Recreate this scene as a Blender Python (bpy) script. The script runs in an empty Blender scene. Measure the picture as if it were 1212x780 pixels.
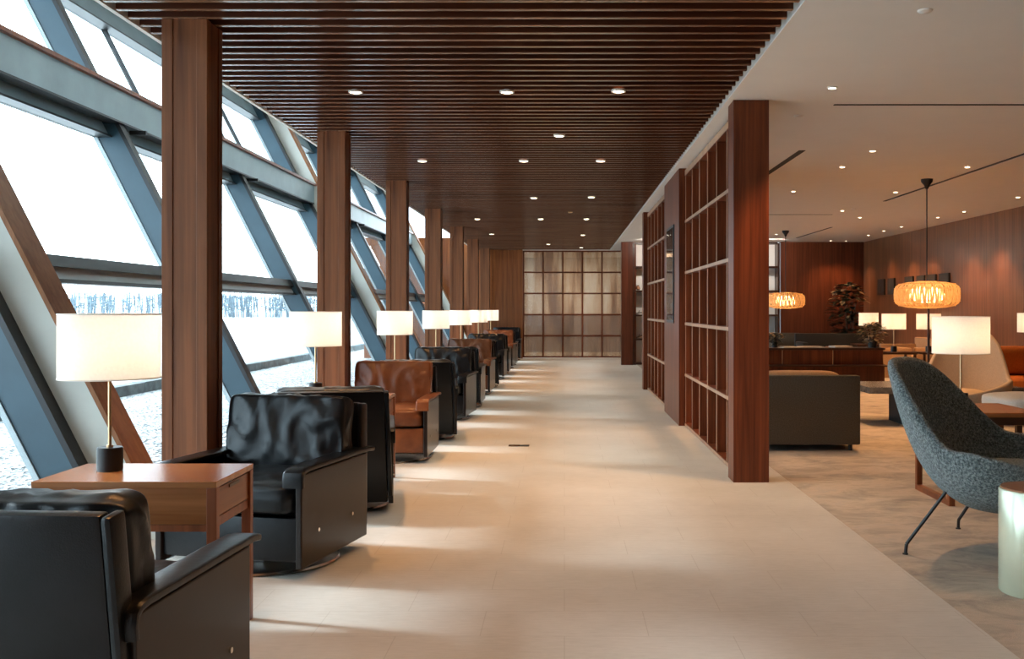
import bpy, bmesh, math, random
from mathutils import Vector, Matrix, noise
R = math.radians
PI = math.pi
scn = bpy.context.scene
COL = scn.collection
random.seed(7)
S = 3.18            # bay spacing
CZ = 2.65           # ceiling height

# ------------------------------------------------------------------ materials
def mat(name):
    m = bpy.data.materials.new(name); m.use_nodes = True
    nt = m.node_tree; nt.nodes.clear()
    out = nt.nodes.new('ShaderNodeOutputMaterial')
    return m, nt, out
def N(nt, t, **kw):
    n = nt.nodes.new(t)
    for k, v in kw.items():
        if k.startswith('_'): setattr(n, k[1:], v)
        else: n.inputs[k.replace('__', ' ')].default_value = v
    return n
def rgb(c): return (c[0], c[1], c[2], 1)
def srgb(r, g, b):
    f = lambda u: (u/255/12.92) if u/255 <= .04045 else ((u/255+.055)/1.055)**2.4
    return (f(r), f(g), f(b))
def ramp(nt, fac, stops):
    r = nt.nodes.new('ShaderNodeValToRGB')
    el = r.color_ramp.elements
    while len(el) < len(stops): el.new(0.5)
    for e, (p, c) in zip(el, stops): e.position = p; e.color = rgb(c)
    nt.links.new(fac, r.inputs[0])
    return r.outputs[0]
def coords(nt, scale=(1,1,1), rot=(0,0,0)):
    tc = nt.nodes.new('ShaderNodeTexCoord'); mp = nt.nodes.new('ShaderNodeMapping')
    mp.inputs['Scale'].default_value = scale; mp.inputs['Rotation'].default_value = rot
    nt.links.new(tc.outputs['Object'], mp.inputs[0]); return mp.outputs[0]
def tex(nt, vec, scale, detail=4, rough=.55, dist=0):
    n = N(nt, 'ShaderNodeTexNoise', Scale=scale, Detail=detail, Roughness=rough, Distortion=dist)
    nt.links.new(vec, n.inputs['Vector']); return n.outputs['Fac']
def bump(nt, h, strength, dist=.01):
    b = N(nt, 'ShaderNodeBump', Strength=strength, Distance=dist)
    nt.links.new(h, b.inputs['Height']); return b.outputs[0]
def principled(nt, out, color=None, rough=.5, metal=0, normal=None, spec=.5, **kw):
    p = N(nt, 'ShaderNodeBsdfPrincipled', Roughness=rough, Metallic=metal)
    p.inputs['Specular IOR Level'].default_value = spec
    for k, v in kw.items(): p.inputs[k.replace('__', ' ')].default_value = v
    if isinstance(color, tuple): p.inputs['Base Color'].default_value = rgb(color)
    elif color is not None: nt.links.new(color, p.inputs['Base Color'])
    if normal is not None: nt.links.new(normal, p.inputs['Normal'])
    nt.links.new(p.outputs[0], out.inputs[0]); return p
def mathn(nt, op, a, b):
    m = nt.nodes.new('ShaderNodeMath'); m.operation = op
    for i, v in enumerate((a, b)):
        if isinstance(v, (int, float)): m.inputs[i].default_value = v
        else: nt.links.new(v, m.inputs[i])
    return m.outputs[0]
def wood(name, dark, lite, axis='z', rough=.35, spec=.5, fine=26, coat=0, band=3.0):
    m, nt, out = mat(name)
    st = {'z': (1,1,.035), 'x': (.035,1,1), 'y': (1,.035,1)}[axis]
    v = coords(nt, st)
    a = tex(nt, v, fine, 5, .6, .4); b = tex(nt, v, band, 3, .5)
    f = mathn(nt, 'ADD', mathn(nt, 'MULTIPLY', a, .6), mathn(nt, 'MULTIPLY', b, .4))
    mid = tuple((x+y)/2 for x, y in zip(dark, lite))
    c = ramp(nt, f, [(.36, dark), (.5, mid), (.64, lite)])
    principled(nt, out, c, rough, 0, bump(nt, a, .08, .003), spec, Coat__Weight=coat, Coat__Roughness=.2)
    return m
def plain(name, color, rough=.5, metal=0, spec=.5, var=.06, scale=12, bmp=0, **kw):
    m, nt, out = mat(name)
    v = coords(nt); n = tex(nt, v, scale, 4)
    c0 = tuple(max(0, x*(1-var)) for x in color); c1 = tuple(min(1, x*(1+var)) for x in color)
    c = ramp(nt, n, [(.3, c0), (.7, c1)])
    principled(nt, out, c, rough, metal, bump(nt, n, bmp, .004) if bmp else None, spec, **kw)
    return m
def leather(name, c0, c1, rough=.33):
    m, nt, out = mat(name)
    v = coords(nt); n = tex(nt, v, 5, 4); g = N(nt, 'ShaderNodeTexVoronoi', Scale=260.0)
    nt.links.new(v, g.inputs['Vector'])
    h = mathn(nt, 'ADD', mathn(nt, 'MULTIPLY', g.outputs['Distance'], .25), tex(nt, v, 22, 3))
    principled(nt, out, ramp(nt, n, [(.3, c0), (.7, c1)]), rough, 0, bump(nt, h, .2, .005), .28)
    return m
M = {}
M['col_wood'] = wood('column_wood', (.085,.027,.010), (.25,.088,.034), 'z', .45, spec=.25)
M['part_wood'] = wood('partition_wood', (.065,.014,.005), (.21,.052,.018), 'z', .38, spec=.3)
M['slat_wood'] = wood('slat_wood', (.035,.008,.003), (.09,.024,.009), 'x', .4, spec=.25)
M['slat_sheen'] = wood('slat_sheen_wood', (.13,.055,.028), (.25,.125,.072), 'x', .24, spec=.5, coat=.25)  # reflected floor light painted in as paler wood on the slat bottoms
M['wall_wood'] = wood('wall_wood', (.17,.046,.012), (.38,.125,.036), 'z', .33, spec=.35, band=5, coat=.15)
M['wallb_wood'] = wood('dark_wall_wood', (.055,.014,.006), (.13,.034,.014), 'z', .36, spec=.25, band=5)
M['table_wood'] = wood('table_wood', (.19,.060,.017), (.34,.130,.042), 'x', .26, spec=.35, coat=.1)
M['drawer_wood'] = wood('drawer_wood', (.13,.034,.010), (.24,.075,.022), 'y', .32, spec=.3)
M['leg_wood'] = wood('leg_wood', (.11,.028,.010), (.24,.068,.024), 'z', .35, spec=.3)
M['trim_wood'] = wood('trim_wood', (.20,.075,.028), (.34,.145,.06), 'z', .5, spec=.25)
M['dark_wood'] = wood('dark_wood', (.022,.008,.004), (.06,.020,.009), 'x', .3, spec=.4)
M['lit_edge'] = wood('lit_edge_wood', (.30,.16,.09), (.50,.30,.19), 'z', .3, spec=.4)  # daylight glint on the lattice edges, painted as paler wood
M['bench_wood'] = wood('bench_wood', (.25,.11,.035), (.45,.22,.08), 'x', .35)
M['white'] = plain('white_plaster', (.74,.71,.66), .75, var=.015, scale=3)
M['pale'] = plain('pale_plaster', (.60,.60,.55), .7, var=.06, scale=4)
M['steel'] = plain('grey_steel', (.20,.27,.30), .38, .0, .6, var=.15, scale=2.5)
M['steel_blue'] = plain('blue_steel', (.035,.075,.105), .38, .0, .5, var=.12, scale=3)
M['steel_dark'] = plain('dark_steel', (.02,.02,.022), .4, .2)
M['rail_lite'] = plain('light_rail', (.45,.50,.52), .4, 0)
M['black_leather'] = leather('black_leather', (.002,.0025,.003), (.006,.007,.009), .30)
M['cognac_leather'] = leather('cognac_leather', (.085,.026,.010), (.19,.062,.023), .32)
M['shell'] = plain('shell_lacquer', (.010,.0055,.004), .28, 0, .28, var=.1, scale=60)
M['chrome'] = plain('chrome', (.75,.74,.72), .18, 1, var=.02)
M['brass'] = plain('brass', (.60,.38,.20), .28, 1, var=.05)
M['black'] = plain('black_metal', (.012,.012,.013), .4, .2)
M['blackm'] = plain('matt_black', (.006,.006,.006), .7)
M['greyfab'] = plain('brown_grey_fabric', (.085,.070,.052), .9, 0, .15, var=.3, scale=120, bmp=.3)
M['tanfab'] = plain('tan_fabric', (.36,.22,.12), .9, 0, .2, var=.15, scale=80, bmp=.3)
M['rustfab'] = plain('rust_leather', (.23,.070,.020), .5, 0, .4, var=.12, scale=10)
M['orangefab'] = plain('orange_fabric', (.46,.13,.025), .85, 0, .2, var=.12, scale=60, bmp=.2)
M['lightfab'] = plain('light_fabric', (.55,.53,.48), .9, 0, .2, var=.1, scale=90, bmp=.3)
M['beigefab'] = plain('beige_fabric', (.38,.28,.19), .9, 0, .2, var=.1, scale=90, bmp=.3)
M['stone_top'] = plain('veined_stone', (.15,.15,.15), .2, 0, .5, var=.6, scale=9)
M['cylmetal'] = plain('pale_green_lacquer', (.62,.66,.50), .25, .35, .6, var=.03)
M['cyltop'] = plain('copper_brown_top', (.26,.11,.05), .3, .3, var=.1)
M['pot'] = plain('dark_pot', (.03,.028,.025), .5)
M['leafd'] = plain('dark_leaf', (.006,.014,.007), .35, 0, .4, var=.4, scale=8)
M['leafl'] = plain('pale_leaf', (.30,.21,.11), .45, 0, .4, var=.35, scale=8)
M['stem'] = plain('stem', (.08,.05,.03), .7)

def make_boucle():
    m, nt, out = mat('boucle_fabric')
    v = coords(nt)
    g = N(nt, 'ShaderNodeTexVoronoi', Scale=150.0); nt.links.new(v, g.inputs['Vector'])
    n = tex(nt, v, 90, 4, .7)
    c = ramp(nt, n, [(.36, (.04,.055,.058)), (.5, (.145,.19,.195)), (.62, (.33,.38,.375))])
    principled(nt, out, c, .95, 0, bump(nt, mathn(nt, 'ADD', g.outputs['Distance'], n), 1.0, .008), .1, Sheen__Weight=.3)
    return m
M['boucle'] = make_boucle()

def make_stone():
    m, nt, out = mat('beige_stone_floor')
    v = coords(nt)
    n = tex(nt, v, 1.6, 6, .6); n2 = tex(nt, coords(nt, (6, 40, 1)), 2.0, 4, .7)
    f = mathn(nt, 'ADD', mathn(nt, 'MULTIPLY', n, .5), mathn(nt, 'MULTIPLY', n2, .5))
    c = ramp(nt, f, [(.35, (.46,.43,.38)), (.5, (.53,.50,.45)), (.65, (.59,.56,.51))])
    br = N(nt, 'ShaderNodeTexBrick', Scale=1.0)
    br.inputs['Mortar Size'].default_value = .0016; br.inputs['Brick Width'].default_value = .62
    br.inputs['Row Height'].default_value = .31; br.inputs['Mortar Smooth'].default_value = .1
    br.offset = .5
    nt.links.new(v, br.inputs['Vector'])
    mx = nt.nodes.new('ShaderNodeMix'); mx.data_type = 'RGBA'
    nt.links.new(mathn(nt, 'MULTIPLY', br.outputs['Fac'], .35), mx.inputs[0])
    nt.links.new(c, mx.inputs[6]); mx.inputs[7].default_value = (.25,.20,.15,1)
    principled(nt, out, mx.outputs[2], .42, 0, bump(nt, n2, .03, .002), .4)
    return m
M['stone'] = make_stone()

def make_carpet():
    m, nt, out = mat('mottled_carpet')
    v = coords(nt)
    n = tex(nt, coords(nt, (1.2, 1.9, 1)), 2.2, 7, .72, .5); n2 = tex(nt, v, 240, 2)
    c = ramp(nt, n, [(.34, (.29,.26,.23)), (.46, (.40,.35,.29)), (.56, (.50,.42,.34)), (.68, (.40,.37,.33))])
    principled(nt, out, c, .95, 0, bump(nt, n2, .6, .006), .1)
    return m
M['carpet'] = make_carpet()

def make_gravel():
    m, nt, out = mat('pale_gravel')
    v = coords(nt)
    g = N(nt, 'ShaderNodeTexVoronoi', Scale=24.0); nt.links.new(v, g.inputs['Vector'])
    bw = nt.nodes.new('ShaderNodeRGBToBW'); nt.links.new(g.outputs['Color'], bw.inputs[0])
    c = ramp(nt, bw.outputs[0], [(.2, (.14,.14,.14)), (.45, (.42,.41,.40)), (.75, (.75,.74,.72))])
    principled(nt, out, c, .9, 0, bump(nt, g.outputs['Distance'], 1.0, .05), .2)
    return m
M['gravel'] = make_gravel()
M['kerb'] = plain('concrete_kerb', (.14,.15,.15), .9, var=.35, scale=6, bmp=.5)
M['snow'] = plain('pale_ground', (.62,.62,.61), .9, var=.1, scale=.3)
M['bark'] = plain('bare_branches', (.13,.17,.20), .9, var=.4, scale=1.5)

def make_glass():
    m, nt, out = mat('window_glass')
    tr = N(nt, 'ShaderNodeBsdfTransparent'); tr.inputs[0].default_value = (.93,.97,.98,1)
    gl = N(nt, 'ShaderNodeBsdfGlossy', Roughness=.01)
    lw = N(nt, 'ShaderNodeLayerWeight', Blend=.5)
    fc = mathn(nt, 'ADD', .035, mathn(nt, 'MULTIPLY', mathn(nt, 'POWER', lw.outputs['Facing'], 4.0), .6))
    mx = nt.nodes.new('ShaderNodeMixShader')
    nt.links.new(fc, mx.inputs[0]); nt.links.new(tr.outputs[0], mx.inputs[1]); nt.links.new(gl.outputs[0], mx.inputs[2])
    nt.links.new(mx.outputs[0], out.inputs[0])
    return m
M['glass'] = make_glass()

def make_ribbed():
    m, nt, out = mat('ribbed_glass')
    v = coords(nt, (1,1,.03))
    w = N(nt, 'ShaderNodeTexWave', Scale=11.0, Distortion=.6, Detail=1.0)
    w.bands_direction = 'X'; nt.links.new(v, w.inputs['Vector'])
    n = tex(nt, v, 5, 3)
    nrm = bump(nt, mathn(nt, 'ADD', w.outputs['Fac'], n), .12, .01)
    tl = N(nt, 'ShaderNodeBsdfTranslucent'); tl.inputs[0].default_value = (.62,.56,.48,1)
    df = N(nt, 'ShaderNodeBsdfDiffuse'); nt.links.new(ramp(nt, n, [(.3,(.16,.13,.11)),(.7,(.42,.40,.37))]), df.inputs[0])
    gl = N(nt, 'ShaderNodeBsdfGlossy', Roughness=.16); nt.links.new(nrm, gl.inputs['Normal'])
    a = nt.nodes.new('ShaderNodeMixShader'); a.inputs[0].default_value = .45
    nt.links.new(tl.outputs[0], a.inputs[1]); nt.links.new(df.outputs[0], a.inputs[2])
    trn = N(nt, 'ShaderNodeBsdfTransparent'); st = tex(nt, coords(nt, (1,1,.12)), 3.2, 5, .65)
    nt.links.new(ramp(nt, st, [(.36, (.45,.30,.20)), (.5, (.86,.72,.58)), (.64, (.98,.94,.88))]), trn.inputs[0])
    a2 = nt.nodes.new('ShaderNodeMixShader'); a2.inputs[0].default_value = .72
    nt.links.new(a.outputs[0], a2.inputs[1]); nt.links.new(trn.outputs[0], a2.inputs[2])
    b = nt.nodes.new('ShaderNodeMixShader'); b.inputs[0].default_value = .2
    nt.links.new(a2.outputs[0], b.inputs[1]); nt.links.new(gl.outputs[0], b.inputs[2])
    nt.links.new(b.outputs[0], out.inputs[0])
    return m
M['ribbed'] = make_ribbed()

def make_shade():
    m, nt, out = mat('linen_shade')
    v = coords(nt, (1,1,1)); n = tex(nt, v, 90, 2)
    c = ramp(nt, n, [(.3, (.88,.86,.82)), (.7, (.93,.91,.87))])
    df = N(nt, 'ShaderNodeBsdfDiffuse'); tl = N(nt, 'ShaderNodeBsdfTranslucent')
    nt.links.new(c, df.inputs[0]); nt.links.new(c, tl.inputs[0])
    a = nt.nodes.new('ShaderNodeMixShader'); a.inputs[0].default_value = .5
    nt.links.new(df.outputs[0], a.inputs[1]); nt.links.new(tl.outputs[0], a.inputs[2])
    nt.links.new(a.outputs[0], out.inputs[0])
    return m
M['shade'] = make_shade()

def emis(name, c, s):
    m, nt, out = mat(name)
    e = N(nt, 'ShaderNodeEmission', Strength=s); e.inputs[0].default_value = rgb(c)
    nt.links.new(e.outputs[0], out.inputs[0]); return m
M['led'] = emis('downlight_led', (1,.80,.55), 22)
M['bulb'] = emis('warm_bulb', (1,.72,.42), 25)

def make_paperband():
    m, nt, out = mat('woven_pendant_veneer')
    v = coords(nt)
    n = tex(nt, v, 30, 3)
    c = ramp(nt, n, [(.3, (.80,.55,.27)), (.7, (.93,.74,.45))])
    df = N(nt, 'ShaderNodeBsdfDiffuse'); tl = N(nt, 'ShaderNodeBsdfTranslucent')
    nt.links.new(c, df.inputs[0]); nt.links.new(c, tl.inputs[0])
    a = nt.nodes.new('ShaderNodeMixShader'); a.inputs[0].default_value = .55
    nt.links.new(df.outputs[0], a.inputs[1]); nt.links.new(tl.outputs[0], a.inputs[2])
    nt.links.new(a.outputs[0], out.inputs[0])
    return m
M['veneer'] = make_paperband()
def make_screen():
    m, nt, out = mat('display_glass')
    principled(nt, out, (.01,.012,.015), .06, 0, None, .9)
    return m
M['screen'] = make_screen()

# ------------------------------------------------------------------ geometry helpers
def box(bm, x0, x1, y0, y1, z0, z1, bev=0, mtx=None):
    if bev:
        r = bmesh.ops.create_cube(bm, size=1)
        vs = r['verts']
        for v in vs: v.co = Vector((v.co.x*(x1-x0)+(x0+x1)/2, v.co.y*(y1-y0)+(y0+y1)/2, v.co.z*(z1-z0)+(z0+z1)/2))
        es = list({e for v in vs for e in v.link_edges})
        rr = bmesh.ops.bevel(bm, geom=es, offset=bev, segments=2, profile=.6, affect='EDGES')
        vs = list({v for f in rr['faces'] for v in f.verts} | {v for v in vs if v.is_valid})
    else:
        P = [(x0,y0,z0),(x1,y0,z0),(x1,y1,z0),(x0,y1,z0),(x0,y0,z1),(x1,y0,z1),(x1,y1,z1),(x0,y1,z1)]
        vs = [bm.verts.new(p) for p in P]
        for f in ((0,3,2,1),(4,5,6,7),(0,1,5,4),(1,2,6,5),(2,3,7,6),(3,0,4,7)): bm.faces.new([vs[i] for i in f])
    if mtx is not None:
        for v in vs: v.co = mtx @ v.co
    return vs
def cyl(bm, x, y, z0, z1, r, seg=24, r2=None, cap=True):
    rr = bmesh.ops.create_cone(bm, cap_ends=cap, segments=seg, radius1=r, radius2=r if r2 is None else r2, depth=z1-z0)
    bmesh.ops.translate(bm, vec=(x, y, (z0+z1)/2), verts=rr['verts']); return rr['verts']
def rod(bm, a, b, r, seg=10):
    a = Vector(a); b = Vector(b); d = (b-a).normalized()
    u = d.cross(Vector((0,0,1)) if abs(d.z) < .9 else Vector((1,0,0))).normalized(); w = d.cross(u)
    A = []; Bq = []
    for i in range(seg):
        o = u*(r*math.cos(2*PI*i/seg)) + w*(r*math.sin(2*PI*i/seg))
        A.append(bm.verts.new(a+o)); Bq.append(bm.verts.new(b+o))
    for i in range(seg): bm.faces.new((A[i], A[(i+1) % seg], Bq[(i+1) % seg], Bq[i]))
    bm.faces.new(list(reversed(A))); bm.faces.new(Bq)
def prism(bm, poly, y0, y1, axis='y'):
    """poly of (x,z) extruded along y"""
    a = [bm.verts.new((p[0], y0, p[1])) for p in poly]; b = [bm.verts.new((p[0], y1, p[1])) for p in poly]
    n = len(poly)
    bm.faces.new(a); bm.faces.new(list(reversed(b)))
    for i in range(n): bm.faces.new((a[i], b[i], b[(i+1) % n], a[(i+1) % n]))
def lathe(bm, prof, seg=40, closed=False):
    rings = []
    for (r, z) in prof:
        rings.append([bm.verts.new((r*math.cos(2*PI*i/seg), r*math.sin(2*PI*i/seg), z)) for i in range(seg)])
    for a, b in zip(rings, rings[1:]):
        for i in range(seg):
            bm.faces.new((a[i], a[(i+1) % seg], b[(i+1) % seg], b[i]))
    if closed:
        a, b = rings[-1], rings[0]
        for i in range(seg): bm.faces.new((a[i], a[(i+1) % seg], b[(i+1) % seg], b[i]))
def obj(name, bm, m, parent=None, smooth=False, loc=None, rotz=0, kind=None):
    bmesh.ops.recalc_face_normals(bm, faces=bm.faces)
    me = bpy.data.meshes.new(name); bm.to_mesh(me); bm.free()
    if smooth:
        for p in me.polygons: p.use_smooth = True
        if smooth != 'all':
            try: me.set_sharp_from_angle(angle=R(40))
            except Exception: pass
    me.materials.append(m)
    o = bpy.data.objects.new(name, me); COL.objects.link(o)
    if parent is not None: o.parent = parent
    if loc is not None: o.location = loc
    if rotz: o.rotation_euler = (0,0,rotz)
    if kind: o['kind'] = kind
    return o
def B(): return bmesh.new()
def struct(name, bm, m, parent=None, **kw):
    return obj(name, bm, m, parent, kind=None if parent is not None else 'structure', **kw)
def tag(o, label, cat, group=None):
    o['label'] = label; o['category'] = cat
    if group: o['group'] = group
    return o
def thing(name, label, cat, loc=(0,0,0), rotz=0, group=None):
    o = bpy.data.objects.new(name, None); COL.objects.link(o)
    o.location = loc; o.rotation_euler = (0,0,rotz); o.empty_display_size = .1
    return tag(o, label, cat, group)
def dup(root, loc, rotz=None, label=None, group=None):
    def cp(o, parent):
        c = o.copy(); COL.objects.link(c)
        if parent is not None: c.parent = parent
        for ch in list(o.children): cp(ch, c)
        return c
    r = cp(root, None)
    r.location = loc
    if rotz is not None: r.rotation_euler = (0,0,rotz)
    if label: r['label'] = label
    if group: r['group'] = group
    return r
def bx(*a, **k):
    bm = B(); box(bm, *a, **k); return bm
def cushion(w, d, h, seed=0, puff=.25, wr=.012, n=26, nz=8, power=4.0, wscale=3.2, stretch=(1,1,1)):
    """soft cushion centred on origin, w(x) d(y) h(z), h the thin direction"""
    bm = B()
    bmesh.ops.create_cube(bm, size=2)
    bmesh.ops.subdivide_edges(bm, edges=bm.edges, cuts=n, use_grid_fill=True)
    for v in bm.verts:
        x, y, z = v.co
        # superellipsoid edge rounding
        l = (abs(x)**power + abs(y)**power + abs(z)**power)**(1/power)
        m = max(abs(x), abs(y), abs(z))
        k = m/l
        x, y, z = x*k, y*k, z*k
        pf = (1-min(1,abs(x))**4)*(1-min(1,abs(y))**4)
        z *= (1-puff) + puff*pf
        p = Vector((x*w/2, y*d/2, z*h/2))
        q = Vector((p.x*stretch[0], p.y*stretch[1], p.z*stretch[2]))*wscale + Vector((seed*7.3, seed*3.1, seed))
        f = noise.fractal(q, .9, 2.1, 4)
        rid = 1-abs(noise.noise(q*1.9+Vector((9,2,4))))*2.2
        off = wr*(f*.7 + .7*max(0, rid)**3)
        nn = Vector((x*.25, y*.25, z*2)).normalized()
        v.co = p + nn*off
    return bm

# ------------------------------------------------------------------ SETTING
Y0, Y1 = -3.0, 24.8
# floor: stone corridor + carpet lounge
struct('floor', bx(-2.50, 1.565, Y0, Y1+4, -.12, 0), M['stone'])
struct('floor', bx(1.565, 6.6, Y0, 22.2, -.12, 0), M['carpet'])
# white ceiling over lounge
struct('ceiling', bx(1.15, 6.6, Y0, 22.2, CZ, CZ+.12), M['white'])
struct('ceiling', bx(1.15, 2.0, 22.2, Y1, CZ, CZ+.12), M['white'])
# slatted ceiling
bm = B(); be = B()
pitch = S/23
y = 4.764 - 56*pitch
while y < Y1-.05:
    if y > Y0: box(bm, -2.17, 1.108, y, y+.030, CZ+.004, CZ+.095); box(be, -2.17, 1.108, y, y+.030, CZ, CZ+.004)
    y += pitch
sl = struct('ceiling', bm, M['slat_wood']); struct('slat_undersides', be, M['slat_sheen'], sl)
struct('ceiling', bx(-2.2, 1.16, Y0, Y1, CZ+.30, CZ+.36), M['blackm'])
bm = B(); box(bm, 1.13, 1.15, Y0, Y1, CZ, CZ+.30); struct('trim_1', bm, M['white'])
bm = B(); box(bm, -2.21, -2.185, Y0, Y1, CZ, CZ+1.75); struct('trim_2', bm, M['white'])
struct('ceiling', bx(-5.0, -2.21, Y0, Y1, CZ+1.68, CZ+1.75), M['white'])
# walls
M['right_wood'] = wood('right_wall_wood', (.10,.040,.018), (.24,.095,.045), 'z', .3, spec=.4, band=5, coat=.3)
struct('wall_right', bx(6.45, 6.6, Y0, 22.0, 0, CZ), M['right_wood'])
struct('wall_behind', bx(-4.9, 6.6, Y0-.15, Y0, 0, CZ+1.75), M['wall_wood'])
# end wall of the corridor: wooden part on the left
bm = B(); box(bm, -4.9, -1.02, Y1, Y1+.15, 0, CZ+.3)
for i in range(4): box(bm, -1.98+i*.24, -1.98+i*.24+.232, Y1-.012, Y1, 0, CZ-.005)
struct('wall_end', bm, M['wall_wood'])
struct('wall_end', bx(1.44, 1.55, 21.9, Y1+.1, 0, CZ), M['wallb_wood'])
struct('wall_end', bx(1.225, 1.47, 21.8, 22.0, 0, CZ), M['wallb_wood'])
# back wall of the lounge
struct('wall_back', bx(4.66, 6.6, 21.85, 22.0, 0, CZ), M['wallb_wood'])
# service room behind the glazed grid
struct('wall_end', bx(-1.4, 2.0, 28.6, 28.7, 0, CZ), M['white'])
struct('wall_end', bx(-1.4, 2.0, 28.4, 28.6, 0, 1.06), M['wallb_wood'])
struct('wall_end', bx(-1.25, -1.1, Y1+.15, 28.6, 0, CZ), M['white'])
struct('wall_end', bx(1.6, 1.7, Y1, 28.6, 0, CZ), M['white'])
struct('ceiling', bx(-1.4, 2.0, Y1, 28.8, CZ, CZ+.1), M['white'])

# glazed wooden grid at the corridor's end
def grid_screen(name, label, cat, x0, x1, y, z0, z1, cols, rows, glass, frame, bar=.035, dep=.07):
    t = thing(name, label, cat, (0, y, 0))
    bm = B()
    xs = [x0+(x1-x0)*i/cols for i in range(cols+1)]; zs = [z0+(z1-z0)*j/rows for j in range(rows+1)]
    for x in xs: box(bm, x-bar/2, x+bar/2, 0, dep, z0, z1, .004)
    obj('upright_bars', bm, frame, t)
    bm = B()
    for z in zs: box(bm, x0-bar/2, x1+bar/2, .008, dep-.008, z-bar/2, z+bar/2, .004)
    obj('cross_bars', bm, frame, t)
    for i in range(cols):
        for j in range(rows):
            obj('glass_pane', bx(xs[i]+bar/2, xs[i+1]-bar/2, .03, .045, zs[j]+bar/2, zs[j+1]-bar/2), glass, t)
    return t
grid_screen('glazed_screen', 'wooden grid screen of twenty-five ribbed glass panes closing the far end of the walkway', 'glass screen',
            -1.0, 1.40, Y1, .035, CZ-.03, 5, 5, M['ribbed'], M['part_wood'])
# back wall shelving, glazed, from X 1.5 to 4.6
sh = thing('display_shelving', 'tall grid of lit display shelves in the lounge back wall, beside the wooden end wall', 'shelving', (0, 21.85, 0))
obj('back_panel', bx(1.50, 4.64, .32, .36, 0, CZ-.02), M['white'], sh)
bm = B()
for x in (1.49, 2.52, 3.55, 4.62): box(bm, x-.02, x+.02, 0, .32, 0, CZ-.02)
obj('uprights', bm, M['dark_wood'], sh)
for k in range(6):
    z = .03 + k*.52
    obj('shelf', bx(1.51, 4.60, .01, .32, z-.018, z+.018), M['dark_wood'], sh)
# objects on the shelves seen beside the partition
def vase(label, x, y, z, s, m):
    bm = B(); lathe(bm, [(.001,0),(.05*s,0),(.085*s,.05*s),(.075*s,.11*s),(.03*s,.15*s),(.038*s,.18*s),(.030*s,.18*s),(.02*s,.15*s)], 20)
    o = obj('vase', bm, m, None, smooth=True, loc=(x, y, z)); tag(o, label, 'vase')
vase('small brown round vase on the display shelf, left one', 1.60, 22.0, 1.615, .6, M['cyltop'])
vase('small tan round vase on the display shelf, right of the brown one', 1.74, 22.0, 1.615, .5, M['bench_wood'])
def driftwood(label, x, y, z, seed):
    rnd = random.Random(seed); bm = B()
    p = Vector((-.11, 0, .02))
    for k in range(5):
        q = p + Vector((.05, rnd.uniform(-.01,.01), rnd.uniform(-.006,.02))); rod(bm, p, q, .016-.002*k, 8)
        if k in (1,3): rod(bm, p, p+Vector((.03, .0, .06)), .007, 6)
        p = q
    o = obj('driftwood', bm, M['stem'], None, loc=(x, y, z), smooth=True); tag(o, label, 'driftwood')
driftwood('dark twisted driftwood branch on the third display shelf from the floor', 1.66, 21.98, .03+2*.52+.018, 3)
driftwood('dark curled driftwood branch on the second display shelf from the floor', 1.66, 21.98, .03+1*.52+.018, 5)

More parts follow.
